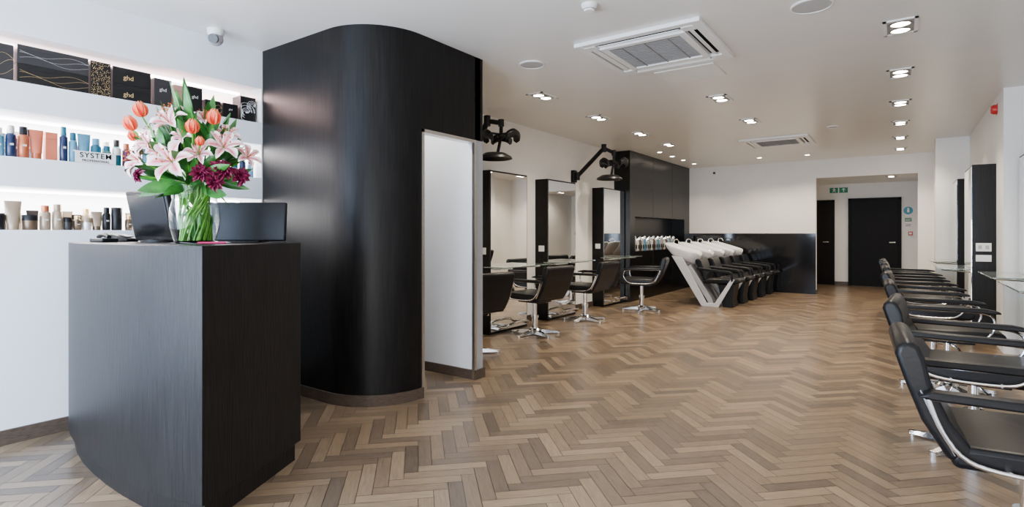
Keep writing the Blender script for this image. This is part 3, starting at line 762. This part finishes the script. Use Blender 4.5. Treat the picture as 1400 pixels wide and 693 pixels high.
for i,y in enumerate((.90,.96,1.02,1.19,1.245,1.305,1.365,1.42,1.48,1.54,1.6,1.66,1.72)):
    bottle(y,Z2,[M_teal,M_navy,M_lblue,M_green2,M_copper][i%5],.15+.02*((i*7)%3),.024,'bottle',[M_teal,M_silver,M_dark][i%3],x=-4.32)
pbox(1.075,1.14,Z2,.175,M_orange,'upright salmon coloured product carton',None,x=-4.22,dep=.05,g='hair products on the middle shelf')
low=[(.865,M_dark,.09,.03,'jar',M_dark),(.93,M_champ,.17,.032,'tube',M_champ),(1.007,M_bronze,.09,.037,'jar',M_dark),(1.078,M_champ,.15,.027,'bottle',M_copper),(1.137,M_champ,.16,.026,'bottle',M_champ),(1.188,M_boxg,.08,.022,'jar',M_dark),(1.237,M_bronze,.09,.022,'bottle',M_gold),(1.287,M_silver,.08,.024,'jar',M_champ),(1.34,M_champ,.12,.024,'tube',M_bronze),(1.393,M_dark,.15,.022,'bottle',M_dark),(1.45,M_dark,.15,.030,'jar',M_dark),(1.52,M_bronze,.1,.022,'bottle',M_gold),(1.6,M_champ,.12,.022,'tube',M_champ),(1.95,M_champ,.12,.022,'bottle',M_dark),(2.1,M_bronze,.1,.025,'jar',M_dark),(2.2,M_dark,.13,.022,'bottle',M_gold),(2.3,M_champ,.12,.022,'tube',M_bronze)]
for y,m,h,r,k,c in low: bottle(y,Z3,m,h,r,k,c,g='hair products on the bottom shelf')
for i,y in enumerate((.90,.965,1.04,1.105,1.165,1.21,1.26,1.31,1.365,1.42,1.485,1.56)):
    bottle(y,Z3,[M_bronze,M_champ,M_dark,M_champ][i%4],.10+.02*((i*5)%3),.024,['jar','bottle','tube'][i%3],[M_dark,M_gold,M_bronze][i%3],x=-4.32,g='hair products on the bottom shelf')
e=emp('shelf_sign',(-4.165,1.315,Z2),R(0),'white card shelf sign with black lettering','sign')
MB().b2((-.004,-.108,0),(0,.108,.075)).b2((-.03,-.108,0),(0,.108,.003)).obj('card',M_white,e)
text('SYSTEM',.045,M_printb,e,(.001,0,.049),RX,space=1.15,bold=.0006)
text('PROFESSIONAL',.019,M_printb,e,(.001,0,.017),RX,space=1.15,bold=.0004)

for z,c,en in ((2.345,(1,.66,.60),52),(1.90,(1,.94,.92),56),(1.465,(1,.96,.92),46)):
    o=MB().b2((-4.44,-.5,z-.012),(-4.42,2.38,z)).obj('led_strip',M_led,smooth=False)
    thing(o,'slim glowing light strip under the shelf soffit','light strip','shelf light strips')
    lamp('AREA',(-4.33,.95,z-.015),en,c,size=(.12,2.8),name='shelf_glow')

# ------------------------------------------------------------------ daylight and added fill
lamp('AREA',(-2.9,-1.75,1.2),360,(.44,.66,1),rot=(R(84),0,R(8)),size=(3.2,2.0),name='daylight')
lamp('AREA',(-1.7,-1.80,.9),320,(.97,.96,.97),rot=(R(114),0,0),size=(5.6,1.4),name='upward_fill')  # added fill lamp tilted upward to lift the ceiling, no real source
wd=bpy.data.worlds.new('world');S.world=wd;wd.use_nodes=True
bg=wd.node_tree.nodes['Background'];bg.inputs[0].default_value=(.55,.75,1,1);bg.inputs[1].default_value=1.1
